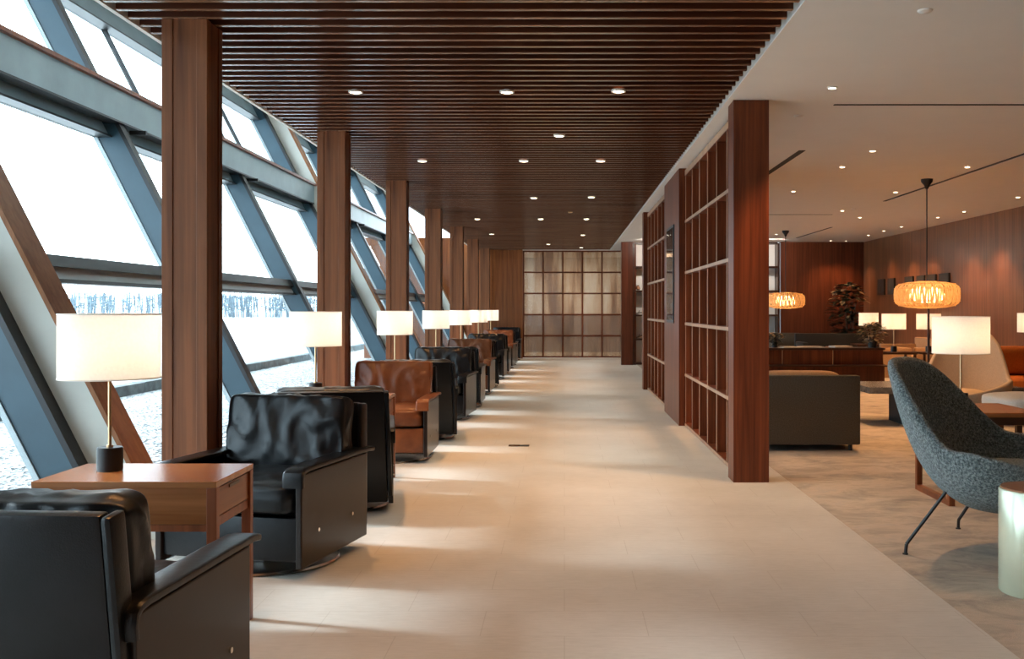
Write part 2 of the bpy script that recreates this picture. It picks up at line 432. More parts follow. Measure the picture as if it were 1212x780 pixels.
# ------------------------------------------------------------------ inclined glass facade
# inner mullion edge : X = -2.93 - .51*(z-1.2)
def fx(z, off=0): return -2.93 - off - .51*(z-1.2)
GO = .20
ZB, ZT = .0, 4.33
def par(zA, zB, o0, o1):
    """cross section (x,z) between heights, offsets from inner line"""
    return [(fx(zA,o0), zA), (fx(zA,o1), zA), (fx(zB,o1), zB), (fx(zB,o0), zB)]
mull_y = [5.24 + S*k for k in range(-3, 7)]
wn = 0
for i, my in enumerate(mull_y):
    # mullion blade
    bm = B(); prism(bm, par(ZB, ZT, .0, .20), my-.045, my+.045)
    fr = struct('window_%d' % (i+1), bm, M['steel_blue'])
    bm = B(); prism(bm, par(ZB, ZT, -.035, .0), my-.055, my+.055); struct('mullion_cap', bm, M['steel_dark'], fr)
    bm = B(); prism(bm, par(ZB, ZT, .20, .235), my-.055, my+.055); struct('mullion_edge', bm, M['rail_lite'], fr)
    y0, y1 = my+.045, my+S-.045
    if i == len(mull_y)-1: y1 = Y1
    # panes
    for (za, zb) in ((ZB+.05, 1.33), (1.56, 2.62), (2.82, 3.97)):
        bm = B(); prism(bm, par(za, zb, GO, GO+.012), y0, y1); struct('glass_pane', bm, M['glass'], fr)
    # transoms : sill, eye level rail, upper rail, head
    bm = B(); prism(bm, par(0, .06, .12, .24), y0, y1); struct('sill_rail', bm, M['steel_dark'], fr)
    bm = B(); prism(bm, par(1.46, 1.535, .02, .22), y0, y1); struct('rail_top', bm, M['steel_dark'], fr)
    bm = B(); prism(bm, par(1.385, 1.46, .06, .20), y0, y1); struct('rail_face', bm, M['rail_lite'], fr)
    bm = B(); prism(bm, par(1.36, 1.385, .04, .22), y0, y1); struct('rail_bottom', bm, M['steel_dark'], fr)
    bm = B(); prism(bm, par(2.64, 2.79, .10, .24), y0, y1); struct('upper_rail', bm, M['steel'], fr)
    bm = B(); prism(bm, par(2.79, 2.815, .08, .24), y0, y1); struct('upper_rail_cap', bm, M['steel_dark'], fr)
    bm = B(); prism(bm, par(2.62, 2.64, .08, .24), y0, y1); struct('upper_rail_edge', bm, M['steel_dark'], fr)
    bm = B(); prism(bm, par(3.97, 4.27, .10, .24), y0, y1); struct('head_rail', bm, M['steel'], fr)
    bm = B(); prism(bm, par(3.95, 3.97, .08, .24), y0, y1); struct('head_rail_edge', bm, M['steel_dark'], fr)
    bm = B(); prism(bm, par(4.27, 4.30, .06, .24), y0, y1); struct('head_rail_edge', bm, M['steel_dark'], fr)
    # thin mid glazing bar above the big beam
    ym = my + S/2
    bm = B(); prism(bm, par(2.82, 3.96, .185, .235), ym-.014, ym+.014); struct('glazing_bar', bm, M['steel_dark'], fr)
# long horizontal steel beam in front of the mullions
bm = B(); prism(bm, [(-3.66,2.75),(-3.84,2.75),(-3.84,3.00),(-3.66,3.00)], Y0, Y1)
struct('trim_3', bm, M['steel'])
bm = B(); prism(bm, [(-3.62,3.00),(-3.86,3.00),(-3.86,3.03),(-3.62,3.03)], Y0, Y1)
struct('trim_4', bm, M['leg_wood'])
bm = B()
prism(bm, [(-3.655,2.735),(-3.78,2.735),(-3.78,2.75),(-3.655,2.75)], Y0, Y1)
for my in mull_y: 
    box(bm, -3.74, -3.60, my+.30, my+.33, 2.70, 2.735)
struct('trim_5', bm, M['steel_dark'])
# pale inclined structural beams, brown timber on the room side
n = 6
for y in (5.29-9.54+.0, 5.29, 14.83, 24.37):
    if y < Y0: y = 5.29-9.54+0.0
    bm = B(); prism(bm, par(.0, ZT, -.235, .0), y, y+.23); f = struct('trim_%d' % n, bm, M['pale'])
    bm = B(); prism(bm, par(.0, ZT, -.262, -.235), y-.004, y+.234); struct('timber_face', bm, M['trim_wood'], f)
    n += 1

# ------------------------------------------------------------------ outside
o = obj('gravel_bed', bx(-6.2, -2.3, -12, 60, -.25, -.03), M['gravel']); o['kind'] = 'structure'; o.name = 'ground'
bm = B()
yy = -10.0
rnd = random.Random(2)
while yy < 55:
    box(bm, -6.42+rnd.uniform(-.008,.008), -6.2, yy, yy+.985, -.2, .12+rnd.uniform(-.006,.006), .012); yy += 1.0
o = obj('kerb', bm, M['kerb']); o['kind'] = 'structure'; o.name = 'ground_kerb'
o = obj('field', bx(-400, -6.42, -60, 500, -.3, -.02), M['snow']); o['kind'] = 'structure'; o.name = 'ground_field'
bm = B()
rnd = random.Random(11)
for k in range(950):
    x = rnd.uniform(-110, -18); yb = 150 + rnd.uniform(-7, 7); h = rnd.uniform(2.9, 3.9)
    t = rnd.uniform(.03, .09)
    lean = rnd.uniform(-.12, .12)
    a = Vector((x, yb, -.05)); top = Vector((x+lean*h, yb, h)); rod(bm, a, top, t, 4)
    for q in range(6):
        f = rnd.uniform(.25, .95); s = rnd.choice((-1,1)); p = a.lerp(top, f)
        rod(bm, p, p+Vector((s*rnd.uniform(.2,.9), rnd.uniform(-.2,.2), rnd.uniform(.2,.7)*(1.1-f))), t*.5, 3)
o = obj('tree_belt', bm, M['bark']); tag(o, 'distant belt of bare leafless saplings beyond the pale field outside', 'trees'); o['kind'] = 'stuff'

# ------------------------------------------------------------------ wooden columns
colY = [5.06 + S*k for k in range(-1, 7)]
ordn = ['nearest', 'second nearest', 'third nearest', 'fourth from the viewer', 'fifth from the viewer', 'sixth from the viewer', 'farthest']
def make_column(label):
    t = thing('wooden_column', label, 'column', (0,0,0), 0, 'wooden columns along the window wall')
    w = .228
    obj('core', bx(-w/2+.006, w/2-.006, -w/2+.006, w/2-.006, 0, CZ), M['col_wood'], t)
    for sx in (-1, 1):
        for sy in (-1, 1):
            a, b = sx*w/2, sx*(w/2-.055); c, d = sy*w/2, sy*(w/2-.055)
            obj('corner_strip', bx(min(a,b), max(a,b), min(c,d), max(c,d), 0, CZ, bev=.003), M['col_wood'], t)
    return t
c0 = None
for k in range(7):
    yk = 5.06 + S*k + .114; loc = (-1.897, yk, 0)
    lab = 'square reddish-brown wooden column, %s in the row along the window wall' % ordn[k]
    if c0 is None: c0 = make_column(lab); c0.location = loc
    else: dup(c0, loc, label=lab)

# ------------------------------------------------------------------ partition (pillars + lattice)
def pillar(label, x0, x1, y0, y1):
    t = thing('partition_pillar', label, 'pillar', ((x0+x1)/2, y0, 0))
    w = (x1-x0)/2
    obj('body', bx(-w, w, 0, y1-y0, 0, CZ-.001, bev=.002), M['part_wood'], t)
    return t
pillar('tall dark-red wooden end pillar of the lattice partition, nearest to the viewer', 1.171, 1.417, 7.02, 7.25)
p2 = pillar('wide reddish wooden wall block between the two lattices, with the narrow display on its side', 1.178, 1.424, 10.43, 11.94)
pillar('dark wooden pillar closing the far end of the lattice partition', 1.178, 1.424, 15.12, 15.36)
def lattice(label, y0, y1, n):
    t = thing('wooden_lattice', label, 'lattice screen', (1.25, y0, 0))
    L = y1-y0
    for k in range(n+1):
        y = L*k/n
        uf = obj('upright_fin', bx(0, .155, max(0,y-.014), min(L,y+.014), .0, CZ-.004, bev=.002), M['part_wood'], t)
        obj('lit_edge_strip', bx(-.004, 0, max(0,y-.010), min(L,y+.010), .01, CZ-.02), M['lit_edge'], uf)  # added pale strip, paints the daylight caught by the fin edge
    for z in (.016, .525, 1.05, 1.575, 2.10, 2.60):
        h = .016 if z != 2.60 else .03
        cp_ = obj('crosspiece', bx(-.006, .150, 0, L, z-h, z+h, bev=.002), M['part_wood'], t)
        obj('lit_edge_strip', bx(-.010, -.006, 0, L, z-h+.003, z+h-.003), M['lit_edge'], cp_)  # same painted daylight along the crosspiece edge
    return t
lattice('near open wooden lattice partition between the end pillar and the display wall', 7.25, 10.43, 6)
lattice('far open wooden lattice partition beyond the display wall', 11.94, 15.12, 6)
t = thing('wall_display', 'narrow upright dark glass display set in the side of the wooden wall block', 'display', (1.178, 11.22, 1.05))
obj('frame', bx(-.012, 0, -.36, .36, 0, 1.06, bev=.003), M['black'], t)
obj('glass_face', bx(-.015, -.012, -.335, .335, .03, 1.03), M['screen'], t)

# ------------------------------------------------------------------ lounge chair
def side_profile():
    return None
def make_armchair(label, lm, brown=False, flip=False):
    t = thing('lounge_armchair', label, 'armchair', (0,0,0), 0, 'leather shell armchairs along the windows')
    W, D = .72, .72
    h = W/2
    obj('swivel_base', (lambda bm: (lathe(bm, [(.001,.0),(.335,.0),(.345,.006),(.34,.016),(.06,.034),(.05,.05),(.05,.075),(.001,.075)], 48), bm)[1])(B()), M['chrome'], t, smooth=True)
    # side shell panels
    for s in (-1, 1):
        x0, x1 = (h-.03, h) if s > 0 else (-h, -h+.03)
        bm = B(); box(bm, x0, x1, -D/2, D/2, .055, .472, .006)
        sp = obj('side_panel', bm, M['shell'], t)
        for yb in (-.17, .20):
            bb = B(); q = bmesh.ops.create_cone(bb, cap_ends=True, segments=14, radius1=.009, radius2=.009, depth=.008)
            bmesh.ops.transform(bb, matrix=Matrix.Translation((s*(h+.003), yb, .20)) @ Matrix.Rotation(PI/2, 4, 'Y'), verts=q['verts'])
            obj('bolt', bb, M['chrome'], sp)
        # arm pad : padded leather band over the panel, curling down at both ends
        bm = B()
        w0, w1 = h-.088, h+.012
        if s < 0: w0, w1 = -w1, -w0
        top, th = .498, .024
        path = []
        path += [(D/2+.012, top-.085), (D/2+.016, top-.05), (D/2+.008, top-.018), (D/2-.02, top-.001), (D/2-.06, top+.004)]
        for i in range(1, 8): path.append((D/2-.06-(D-.10)*i/8, top+.004))
        path += [(-D/2-.03, top+.002), (-D/2-.075, top-.004)]
        if flip: path = [(-py-.01, pz) for (py, pz) in reversed(path)]
        rings = []
        for i, (py, pz) in enumerate(path):
            a = path[max(0,i-1)]; b = path[min(len(path)-1, i+1)]
            ty, tz = b[0]-a[0], b[1]-a[1]; l = math.hypot(ty, tz); ty /= l; tz /= l
            ny, nz = tz, -ty      # outward normal
            if nz < 0 and abs(nz) > .2: ny, nz = -ny, -nz
            if abs(nz) <= .2 and ny*py < 0: ny = -ny
            ring = []
            wx = w1-w0; cx = (w0+w1)/2
            for j in range(16):
                an = 2*PI*j/16
                ex = math.copysign(abs(math.cos(an))**.32, math.cos(an))*wx/2
                ez = math.copysign(abs(math.sin(an))**.45, math.sin(an))*th/2 - th/2
                ring.append(bm.verts.new((cx+ex, py+ny*ez, pz+nz*ez)))
            rings.append(ring)
        for a, b in zip(rings, rings[1:]):
            for j in range(16): bm.faces.new((a[j], a[(j+1) % 16], b[(j+1) % 16], b[j]))
        bm.faces.new(rings[0]); bm.faces.new(rings[-1])
        obj('arm_pad', bm, lm, t, smooth=True)
    # back shell, leaning slightly and narrowing to the top, leather wrapped
    lean = Matrix.Translation((0,-D/2+.02,0)) @ Matrix.Translation((0,0,.07)) @ Matrix.Rotation(R(5), 4, 'X') @ Matrix.Translation((0,0,-.07))
    def taper(vs):
        for v in vs: v.co.x *= 1-.07*max(0, (v.co.z-.07))/.66
    bm = B()
    taper(box(bm, -h+.032, h-.032, -.028, .022, .065, .725, .014, lean))
    obj('back_shell', bm, M['black_leather'], t, smooth=True)
    for s in (-1, 1):
        bm = B()
        taper(box(bm, s*(h-.016)-.014, s*(h-.016)+.014, -.034, .042, .10, .722, .012, lean))
        obj('back_wing', bm, M['black_leather'], t, smooth=True)
    # front and base panel, shell floor
    obj('front_panel', bx(-h+.032, h-.032, D/2-.045, D/2-.015, .085, .275, bev=.010), lm, t, smooth=True)
    obj('shell_floor', bx(-h+.032, h-.032, -D/2+.03, D/2-.046, .075, .11), M['shell'], t)
    # cushions
    bm = cushion(W-.072, .62, .165, seed=1, puff=.25, wr=.009, power=9)
    o = obj('seat_cushion', bm, lm, t, smooth='all', loc=(0, .055, .355))
    bm = B()
    vs = []
    for k in range(61):
        pass
    bm.free()
    cb = cushion(W-.092, .42, .17, seed=4, puff=.26, wr=.021, power=14, wscale=3.6, stretch=(1.5,.75,1))
    bmesh.ops.transform(cb, matrix=Matrix.Translation((0, -.225, .557 - (.035 if flip else 0))) @ Matrix.Rotation(R(90+6), 4, 'X'), verts=cb.verts)
    obj('back_cushion', cb, lm, t, smooth='all')
    return t
chair_b = make_armchair('x', M['black_leather'])
chair_f = make_armchair('x', M['black_leather'], False, True)
chair_c = make_armchair('x', M['cognac_leather'], True)
# facing the viewer : (cx, cy, rot, leather)
face = [(-1.43, 4.875, 168, 'b', 'black leather shell armchair facing the viewer behind the nearest side table'),
        (-1.42, 8.20, 180, 'c', 'nearest cognac brown leather armchair, facing the viewer behind the second table'),
        (-1.385, 11.20, 176, 'b', 'black leather armchair facing the viewer directly beyond the nearest brown armchair'),
        (-1.385, 14.50, 178, 'c', 'second brown leather armchair from the viewer, in the middle of the window row'),
        (-1.385, 17.60, 179, 'b', 'black leather armchair just beyond the second brown armchair'),
        (-1.385, 20.78, 177, 'c', 'farthest brown leather armchair, near the end wall of the row'),
        (-1.385, 23.95, 180, 'b', 'last black leather armchair against the wooden end wall')]
away = [(-1.355, 2.80, -4, 'b', 'closest black leather armchair, seen from behind at the lower left corner'),
        (-1.425, 6.27, 10, 'b', 'black armchair with its back to the viewer, right behind the big black front-facing one'),
        (-1.38, 9.56, 7, 'b', 'black armchair turned away, standing behind the nearest brown armchair'),
        (-1.375, 12.66, 0, 'b', 'black armchair turned away, between the third table and the second brown armchair'),
        (-1.38, 15.80, 4, 'b', 'black armchair turned away, beyond the second brown armchair'),
        (-1.38, 18.98, 0, 'b', 'black armchair turned away, last but one of those turned from the viewer'),
        (-1.38, 21.85, 0, 'b', 'farthest black armchair turned away, near the row end')]
used = {'b': 0, 'c': 0, 'f': 0}
away = [(x,y,r,'f',l) for (x,y,r,k,l) in away]
for (x, y, r, k, lab) in away + face:
    pr = {'b': chair_b, 'c': chair_c, 'f': chair_f}[k]
    if not used[k]:
        used[k] = 1; pr.location = (x,y,0); pr.rotation_euler = (0,0,R(r)); pr['label'] = lab
    else: dup(pr, (x,y,0), R(r), lab)

# ------------------------------------------------------------------ side tables and lamps
tabY = [3.735, 7.04, 10.17, 13.32, 16.52, 19.70, 22.70]
def make_table(label):
    t = thing('side_table', label, 'side table', (0,0,0), 0, 'wooden side tables between the armchairs')
    W, D, H = .645, .42, .60
    w, d = W/2, D/2
    obj('table_top', bx(-w, w, -d, d, H-.022, H, bev=.002), M['table_wood'], t)
    bm = B()
    box(bm, -w+.006, w-.036, -d+.006, -d+.026, H-.150, H-.022)
    box(bm, -w+.006, w-.036, d-.026, d-.006, H-.150, H-.022)
    box(bm, -w+.006, -w+.026, -d+.026, d-.026, H-.150, H-.022)
    obj('apron', bm, M['table_wood'], t)
    obj('under_rail', bx(-w+.02, w-.02, -d+.010, -d+.03, H-.176, H-.152), M['leg_wood'], t)
    dr = obj('drawer', bx(w-.034, w-.008, -d+.038, d-.038, H-.128, H-.028, bev=.002), M['drawer_wood'], t)
    obj('drawer_pull', bx(w-.014, w-.004, -.055, .055, H-.046, H-.036), M['dark_wood'], dr)
    obj('side_rail', bx(w-.034, w-.010, -d+.038, d-.038, H-.165, H-.132), M['leg_wood'], t)
    for sx in (-1, 1):
        for sy in (-1, 1):
            x = sx*(w-.018); y = sy*(d-.019)
            obj('leg', bx(x-.0175, x+.0175, y-.0175, y+.0175, 0, H-.022, bev=.002), M['leg_wood'], t)
    return t
tb = make_table('x')
tdesc = ['wooden side table with drawer at the lower left, beside the closest black armchair',
         'wooden side table half hidden behind the second pair of black armchairs',
         'wooden side table third from the viewer, under the third lamp',
         'wooden side table under the fourth lamp from the viewer',
         'wooden side table under the fifth lamp from the viewer',
         'wooden side table under the sixth lamp from the viewer',
         'farthest wooden side table, near the end wall']
for k, y in enumerate(tabY):
    x = -1.53 if k else -1.5325
    if k == 0: tb.location = (x,y,0); tb['label'] = tdesc[0]
    else: dup(tb, (x,y,0), None, tdesc[k])
LP = []   # lamp bulbs
def make_lamp(label, group):
    t = thing('table_lamp', label, 'lamp', (0,0,0), 0, group)
    bm = B(); cyl(bm, 0, 0, 0, .088, .046, 40)
    es = [e for e in bm.edges if abs(e.verts[0].co.z-e.verts[1].co.z) < 1e-5]
    bmesh.ops.bevel(bm, geom=es, offset=.003, segments=2, affect='EDGES')
    obj('base', bm, M['black'], t, smooth=True)
    bm = B(); cyl(bm, 0, 0, .088, .42, .0065, 14); cyl(bm, 0, 0, .088, .096, .012, 14)
    obj('stem', bm, M['brass'], t, smooth=True)
    bm = B(); lathe(bm, [(.178,.345),(.178,.582)], 64)
    s = obj('lamp_shade', bm, M['shade'], t, smooth=True)
    bm = B(); lathe(bm, [(.1765,.343),(.1795,.343),(.1795,.348),(.1765,.348)], 64, True); lathe(bm, [(.1765,.579),(.1795,.579),(.1795,.584),(.1765,.584)], 64, True)
    obj('shade_rim', bm, M['white'], s, smooth=True)
    bm = B()
    for a in range(3): rod(bm, (0,0,.41), (.176*math.cos(a*2*PI/3+.4), .176*math.sin(a*2*PI/3+.4), .55), .0018, 6)
    obj('shade_spider', bm, M['brass'], s)
    bm = B(); bmesh.ops.create_uvsphere(bm, u_segments=16, v_segments=10, radius=.028); bmesh.ops.translate(bm, vec=(0,0,.455), verts=bm.verts)
    obj('bulb', bm, M['bulb'], t, smooth='all')
    return t
lg = 'drum-shade table lamps in the window row'
l0 = make_lamp('x', lg)
ldesc = ['biggest white drum-shade table lamp, on the nearest side table at left',
         'second table lamp of the window row, in front of the second column',
         'third table lamp of the window row, in front of the third column',
         'fourth table lamp of the window row', 'fifth table lamp of the window row',
         'sixth table lamp of the window row, overlapping its neighbours', 'farthest table lamp of the window row, rightmost by the end wall']
lampY = [3.77, 7.05, 10.2, 13.35, 16.5, 19.7, 22.85]
lampX = [-1.69, -1.73, -1.705, -1.69, -1.685, -1.67, -1.66]
for k in range(7):
    p = (lampX[k], lampY[k], .60); LP.append(p)
    if k == 0: l0.location = p; l0['label'] = ldesc[0]
    else: dup(l0, p, None, ldesc[k])

# ------------------------------------------------------------------ downlights
def make_down(name, label, group):
    t = thing(name, label, 'downlight', (0,0,0), 0, group)
    bm = B(); lathe(bm, [(.036,-.004),(.048,-.004),(.048,.010),(.036,.010)], 24, True)
    obj('trim_ring', bm, M['white'], t, smooth=True)
    bm = B(); cyl(bm, 0, 0, -.002, .004, .0355, 20)
    obj('lens', bm, M['led'], t)
    return t
SPOTS = []
D = 1200.0
def from_px(x, y, Z=1.45):
    k = Z/(366-y); return ((x-668)*k, D*k)
corr = [(421,108),(600,108),(732,107),(500,190),(620,190),(711,190),(662,160),(632,234),(700,233),(565,259),(640,259),(694,259),(582,277),(690,278),(649,289),(688,293)]
cl = {(421,108):'left light of the nearest row of three in the slatted ceiling', (600,108):'middle light of the nearest row of three in the slatted ceiling',
      (732,107):'right light of the nearest row of three in the slatted ceiling', (500,190):'left light of the second row of three in the slatted ceiling',
      (620,190):'middle light of the second row of three in the slatted ceiling', (711,190):'right light of the second row of three in the slatted ceiling',
      (662,160):'single downlight between the first two rows in the slatted ceiling', (632,234):'left of a far pair of downlights in the slatted ceiling',
      (700,233):'right of a far pair of downlights in the slatted ceiling', (565,259):'left light of the third row of three in the slatted ceiling',
      (640,259):'middle light of the third row of three in the slatted ceiling', (694,259):'right light of the third row of three in the slatted ceiling',
      (582,277):'tiny far-left downlight near the wooden end wall', (690,278):'tiny downlight right of centre near the ribbed glass screen',
      (649,289):'tiny downlight left of centre close to the ribbed glass screen', (688,293):'last tiny downlight above the ribbed glass screen'}
d0 = None
for p in corr:
    x, y = from_px(*p); loc = (x, y, CZ-.006)
    if d0 is None: d0 = make_down('ceiling_downlight', cl[p], 'downlights in the slatted ceiling'); d0.location = loc
    else: dup(d0, loc, None, cl[p])
    SPOTS.append((x, y, 'c'))
# unseen rows behind the viewer's frame top
for (x, y) in ((-1.38,3.6),(-.38,3.6),(.36,3.6),(-1.38,.4),(-.38,.4),(.36,.4)): SPOTS.append((x, y, 'u'))
lou = [(985,103),(1033,178),(997,197),(1145,197),(1060,227),(939,226),(997,249),(1018,257),(1141,250),(1110,257),(1205,233),(1028,278),(1046,273),(1067,268),(919,277),(982,285),(1000,285)]
ll = ['large downlight in the white ceiling above and right of the partition end pillar', 'bright ceiling light left of the long track slot start', 'small white-ceiling downlight left of centre in the lounge',
      'bright downlight beside the long diagonal ceiling slot', 'downlight just left of the nearer pendant canopy', 'downlight near the end pillar, left edge of the lounge ceiling',
      'downlight left of a middle pair above the far lounge', 'downlight right of a middle pair above the far lounge', 'right of two downlights close to the right wall',
      'left of two downlights close to the right wall', 'rightmost downlight of the lounge ceiling at the picture edge', 'left of the far trio of downlights near the wall corner',
      'middle of the far trio of downlights near the wall corner', 'right of the far trio of downlights near the wall corner', 'far downlight just left of the farther pendant canopy',
      'tiny far downlight above the dark back wall, left', 'tiny far downlight above the dark back wall, right']
d1 = None
for p, lab in zip(lou, ll):
    x, y = from_px(*p); y = min(y, 21.4); loc = (x, y, CZ-.006)
    if d1 is None: d1 = make_down('ceiling_downlight', lab, 'downlights in the white lounge ceiling'); d1.location = loc; d1.scale = (.68, .68, 1)
    else: dup(d1, loc, None, lab)
    SPOTS.append((x, y, 'l'))
for (x, y) in ((3.5,3.5),(5.4,4.5),(5.6,7.5)): SPOTS.append((x, y, 'u'))
# linear slots
def slot(label, x0, x1, y0, y1, white=False):
    t = thing('ceiling_slot', label, 'ceiling slot', ((x0+x1)/2, (y0+y1)/2, CZ))
    a, b = (x1-x0)/2, (y1-y0)/2
    obj('slot_channel', bx(-a, a, -b, b, -.004, .0), M['blackm'], t)
    if white: obj('slot_edge', bx(a, a+.03, -b, b, -.008, 0) if b > a else bx(-a, a, b, b+.02, -.006, 0), M['white'], t)
slot('short black linear slot in the white ceiling beside the partition end pillar', 2.14, 2.20, 9.25, 11.2)
slot('thin dark linear slot running across the white ceiling near the viewer', 1.91, 5.2, 7.17, 7.20)
slot('long double slot running away along the white ceiling past the nearer pendant', 4.27, 4.31, 8.2, 13.6, True)
slot('far double slot in the white ceiling toward the back wall', 4.70, 4.74, 17.9, 20.6, True)
slot('faint thin slot across the far lounge ceiling', 3.0, 4.1, 15.5, 15.53)
def sensor(label, px, py, m):
    x, y = from_px(px, py)
    bm = B(); lathe(bm, [(.001,-.014),(.022,-.013),(.034,-.006),(.036,0)], 20)
    o = obj('ceiling_sensor', bm, m, None, smooth=True, loc=(x, y, CZ)); tag(o, label, 'sensor')
sensor('white round sensor on the white ceiling at the top right', 1095, 12, M['white'])
sensor('white round sensor on the white ceiling by the end pillar top', 945, 137, M['white'])
sensor('brass-coloured sensor under the slatted ceiling, centre of the walkway', 675, 251, M['brass'])
sensor('white round sensor on the lounge ceiling left of the nearer pendant', 1010, 247, M['white'])

# ------------------------------------------------------------------ pendants
def make_pendant(label):
    t = thing('pendant_lamp', label, 'pendant lamp', (0,0,CZ), 0, 'woven oval pendant lamps')
    bm = B(); lathe(bm, [(.001,0),(.065,0),(.062,-.03),(.03,-.07),(.014,-.11),(.001,-.112)], 24)
    obj('canopy', bm, M['black'], t, smooth=True)
    zc = 1.36-CZ
    bm = B(); cyl(bm, 0, 0, zc+.10, -.10, .007, 8)
    obj('cable', bm, M['black'], t)
    # vertical bent slats forming a flattened drum
    bm = B()
    n = 84
    for k in range(n):
        a = 2*PI*k/n
        prof = [(.10,.148),(.20,.142),(.29,.125),(.335,.095),(.35,.05),(.352,0),(.35,-.05),(.335,-.095),(.29,-.125),(.20,-.142),(.10,-.148)]
        tw = .16*math.sin(k*2.39996)
        hw = .0115
        L = []
        for (r, z) in prof:
            aa = a + tw*z/.15*.25
            c, s = math.cos(aa), math.sin(aa)
            w = hw*min(1, r/.3)
            L.append((bm.verts.new((r*c - w*s, r*s + w*c, zc+z)), bm.verts.new((r*c + w*s, r*s - w*c, zc+z))))
        for (a0,a1),(b0,b1) in zip(L, L[1:]): bm.faces.new((a0,a1,b1,b0))
    sh_ = obj('woven_shade', bm, M['veneer'], t)
    bm = B()
    for (r, z) in ((.10,.148),(.30,.122),(.346,.07),(.348,-.07),(.30,-.122),(.10,-.148)):
        for q in (0,):
            seg = 56; ringo = []
            for i in range(seg):
                c, s = math.cos(2*PI*i/seg), math.sin(2*PI*i/seg)
                ringo.append([bm.verts.new(((r+dr)*c, (r+dr)*s, zc+z+dz)) for dr, dz in ((-.004,-.004),(.004,-.004),(.004,.004),(-.004,.004))])
            for i in range(seg):
                A, Bq = ringo[i], ringo[(i+1) % seg]
                for j in range(4): bm.faces.new((A[j], A[(j+1) % 4], Bq[(j+1) % 4], Bq[j]))
    obj('hoop', bm, M['veneer'], t)
    bm = B(); lathe(bm, [(.001,.085),(.10,.085),(.16,.06),(.19,0),(.16,-.06),(.10,-.085),(.001,-.085)], 24); bmesh.ops.translate(bm, vec=(0,0,zc), verts=bm.verts)
    obj('diffuser', bm, M['shade'], t, smooth='all')
    return t
pd = make_pendant('nearer woven oval pendant lamp hanging in front of the wooden right wall'); pd.location = (4.04, 11.3, CZ)
dup(pd, (4.08, 18.7, CZ), None, 'farther woven oval pendant lamp, partly hidden by the partition end pillar')
PEND = [(4.04,11.3),(4.08,18.7)]

# ------------------------------------------------------------------ lounge lamps
lg2 = 'drum-shade table lamps in the lounge'
lounge_l = [((2.58, 6.6, .569), 'large white drum-shade table lamp in the lounge behind the grey boucle chair'),
            ((5.70, 19.0, .55), 'smallest lounge table lamp, in front of the big dark plant'),
            ((5.02, 15.45, .55), 'lounge table lamp between the plant and the post, with a visible white stem'),
            ((5.55, 15.45, .55), 'lounge table lamp partly crossed by the dark post under the pendant'),
            ((5.82, 12.6, .57), 'lounge table lamp cut by the right edge of the picture')]
for (p, lab) in lounge_l:
    LP.append(p); dup(l0, p, None, lab, lg2)

# ------------------------------------------------------------------ shell chairs
def shell_chair(name, label, m, lm, scale=1.0):
    """shell lounge chair, front toward +Y"""
    t = thing(name, label, 'chair', (0,0,0))
    bm = B()
    nu, nv = 72, 22
    P = []
    for i in range(nu):
        a = 2*PI*i/nu - PI/2        # -90deg = back (‑Y)
        c, s = math.cos(a), math.sin(a)
        back = max(0, -s)
        front = max(0, s)
        side = abs(c)
        # rim
        rx = .485*c*(1-.02*back)
        ry = s*(.40 if s < 0 else .36)
        # rim height: front .42, arms .57, back .94
        bk = max(0, (-s-(.28)))/.72
        sm = bk*bk*(3-2*bk)
        rz = .415 + .125*min(1, (1-front)**.7*1.0) + .41*sm
        if s < 0: ry -= .15*sm
        if s > 0: rx *= 1-.10*front
        col = []
        for j in range(nv+1):
            v = j/nv
            k = math.sin(v*PI/2)**.85*(1-sm*.9) + (v**.62)*sm*.9
            z = .235 + (rz-.235)*(v**2.1)
            bx_, by_ = rx, ry
            # seat centre
            x = bx_*k; y = .02 + (by_-.02)*k
            col.append(Vector((x, y, z)))
        P.append(col)
    cv = bm.verts.new(P[0][0])
    V = [[None]+[bm.verts.new(P[i][j]) for j in range(1, nv+1)] for i in range(nu)]
    for i in range(nu):
        i2 = (i+1) % nu
        bm.faces.new((cv, V[i][1], V[i2][1]))
        for j in range(1, nv): bm.faces.new((V[i][j], V[i][j+1], V[i2][j+1], V[i2][j]))
    sh_ = obj('shell', bm, m, t, smooth='all')
    so = sh_.modifiers.new('thick', 'SOLIDIFY'); so.thickness = .055; so.offset = 0
    bv = sh_.modifiers.new('round', 'SUBSURF'); bv.levels = 1; bv.render_levels = 1
    bm = cushion(.52, .50, .11, seed=3, puff=.4, wr=.004, n=14, power=3)
    obj('seat_cushion', bm, m, t, smooth='all', loc=(0, .06, .395))
    for sx in (-1, 1):
        for (fy, ty) in ((.32, .12), (-.36, -.12)):
            bm = B()
            a = Vector((sx*.30, ty, .42)); b = Vector((sx*.37, fy, .05)); c = Vector((sx*.375, fy*1.01, 0))
            rod(bm, a, b, .0085); rod(bm, b, c, .0085); rod(bm, c, c+Vector((0,0,.006)), .014, 12)
            obj('leg', bm, lm, t, smooth=True)
    t.scale = scale if isinstance(scale, tuple) else (scale, scale, scale)
    return t
w1 = shell_chair('shell_lounge_chair', 'grey-teal boucle shell lounge chair on thin black legs in the right foreground', M['boucle'], M['black'])
w1.location = (2.19, 5.02, 0); w1.rotation_euler = (0,0,R(-130))
w2 = shell_chair('shell_lounge_chair', 'beige shell lounge chair behind the large lounge table lamp', M['beigefab'], M['black'], (.82, .82, 1.05))
w2.location = (3.66, 9.3, 0); w2.rotation_euler = (0,0,R(150))

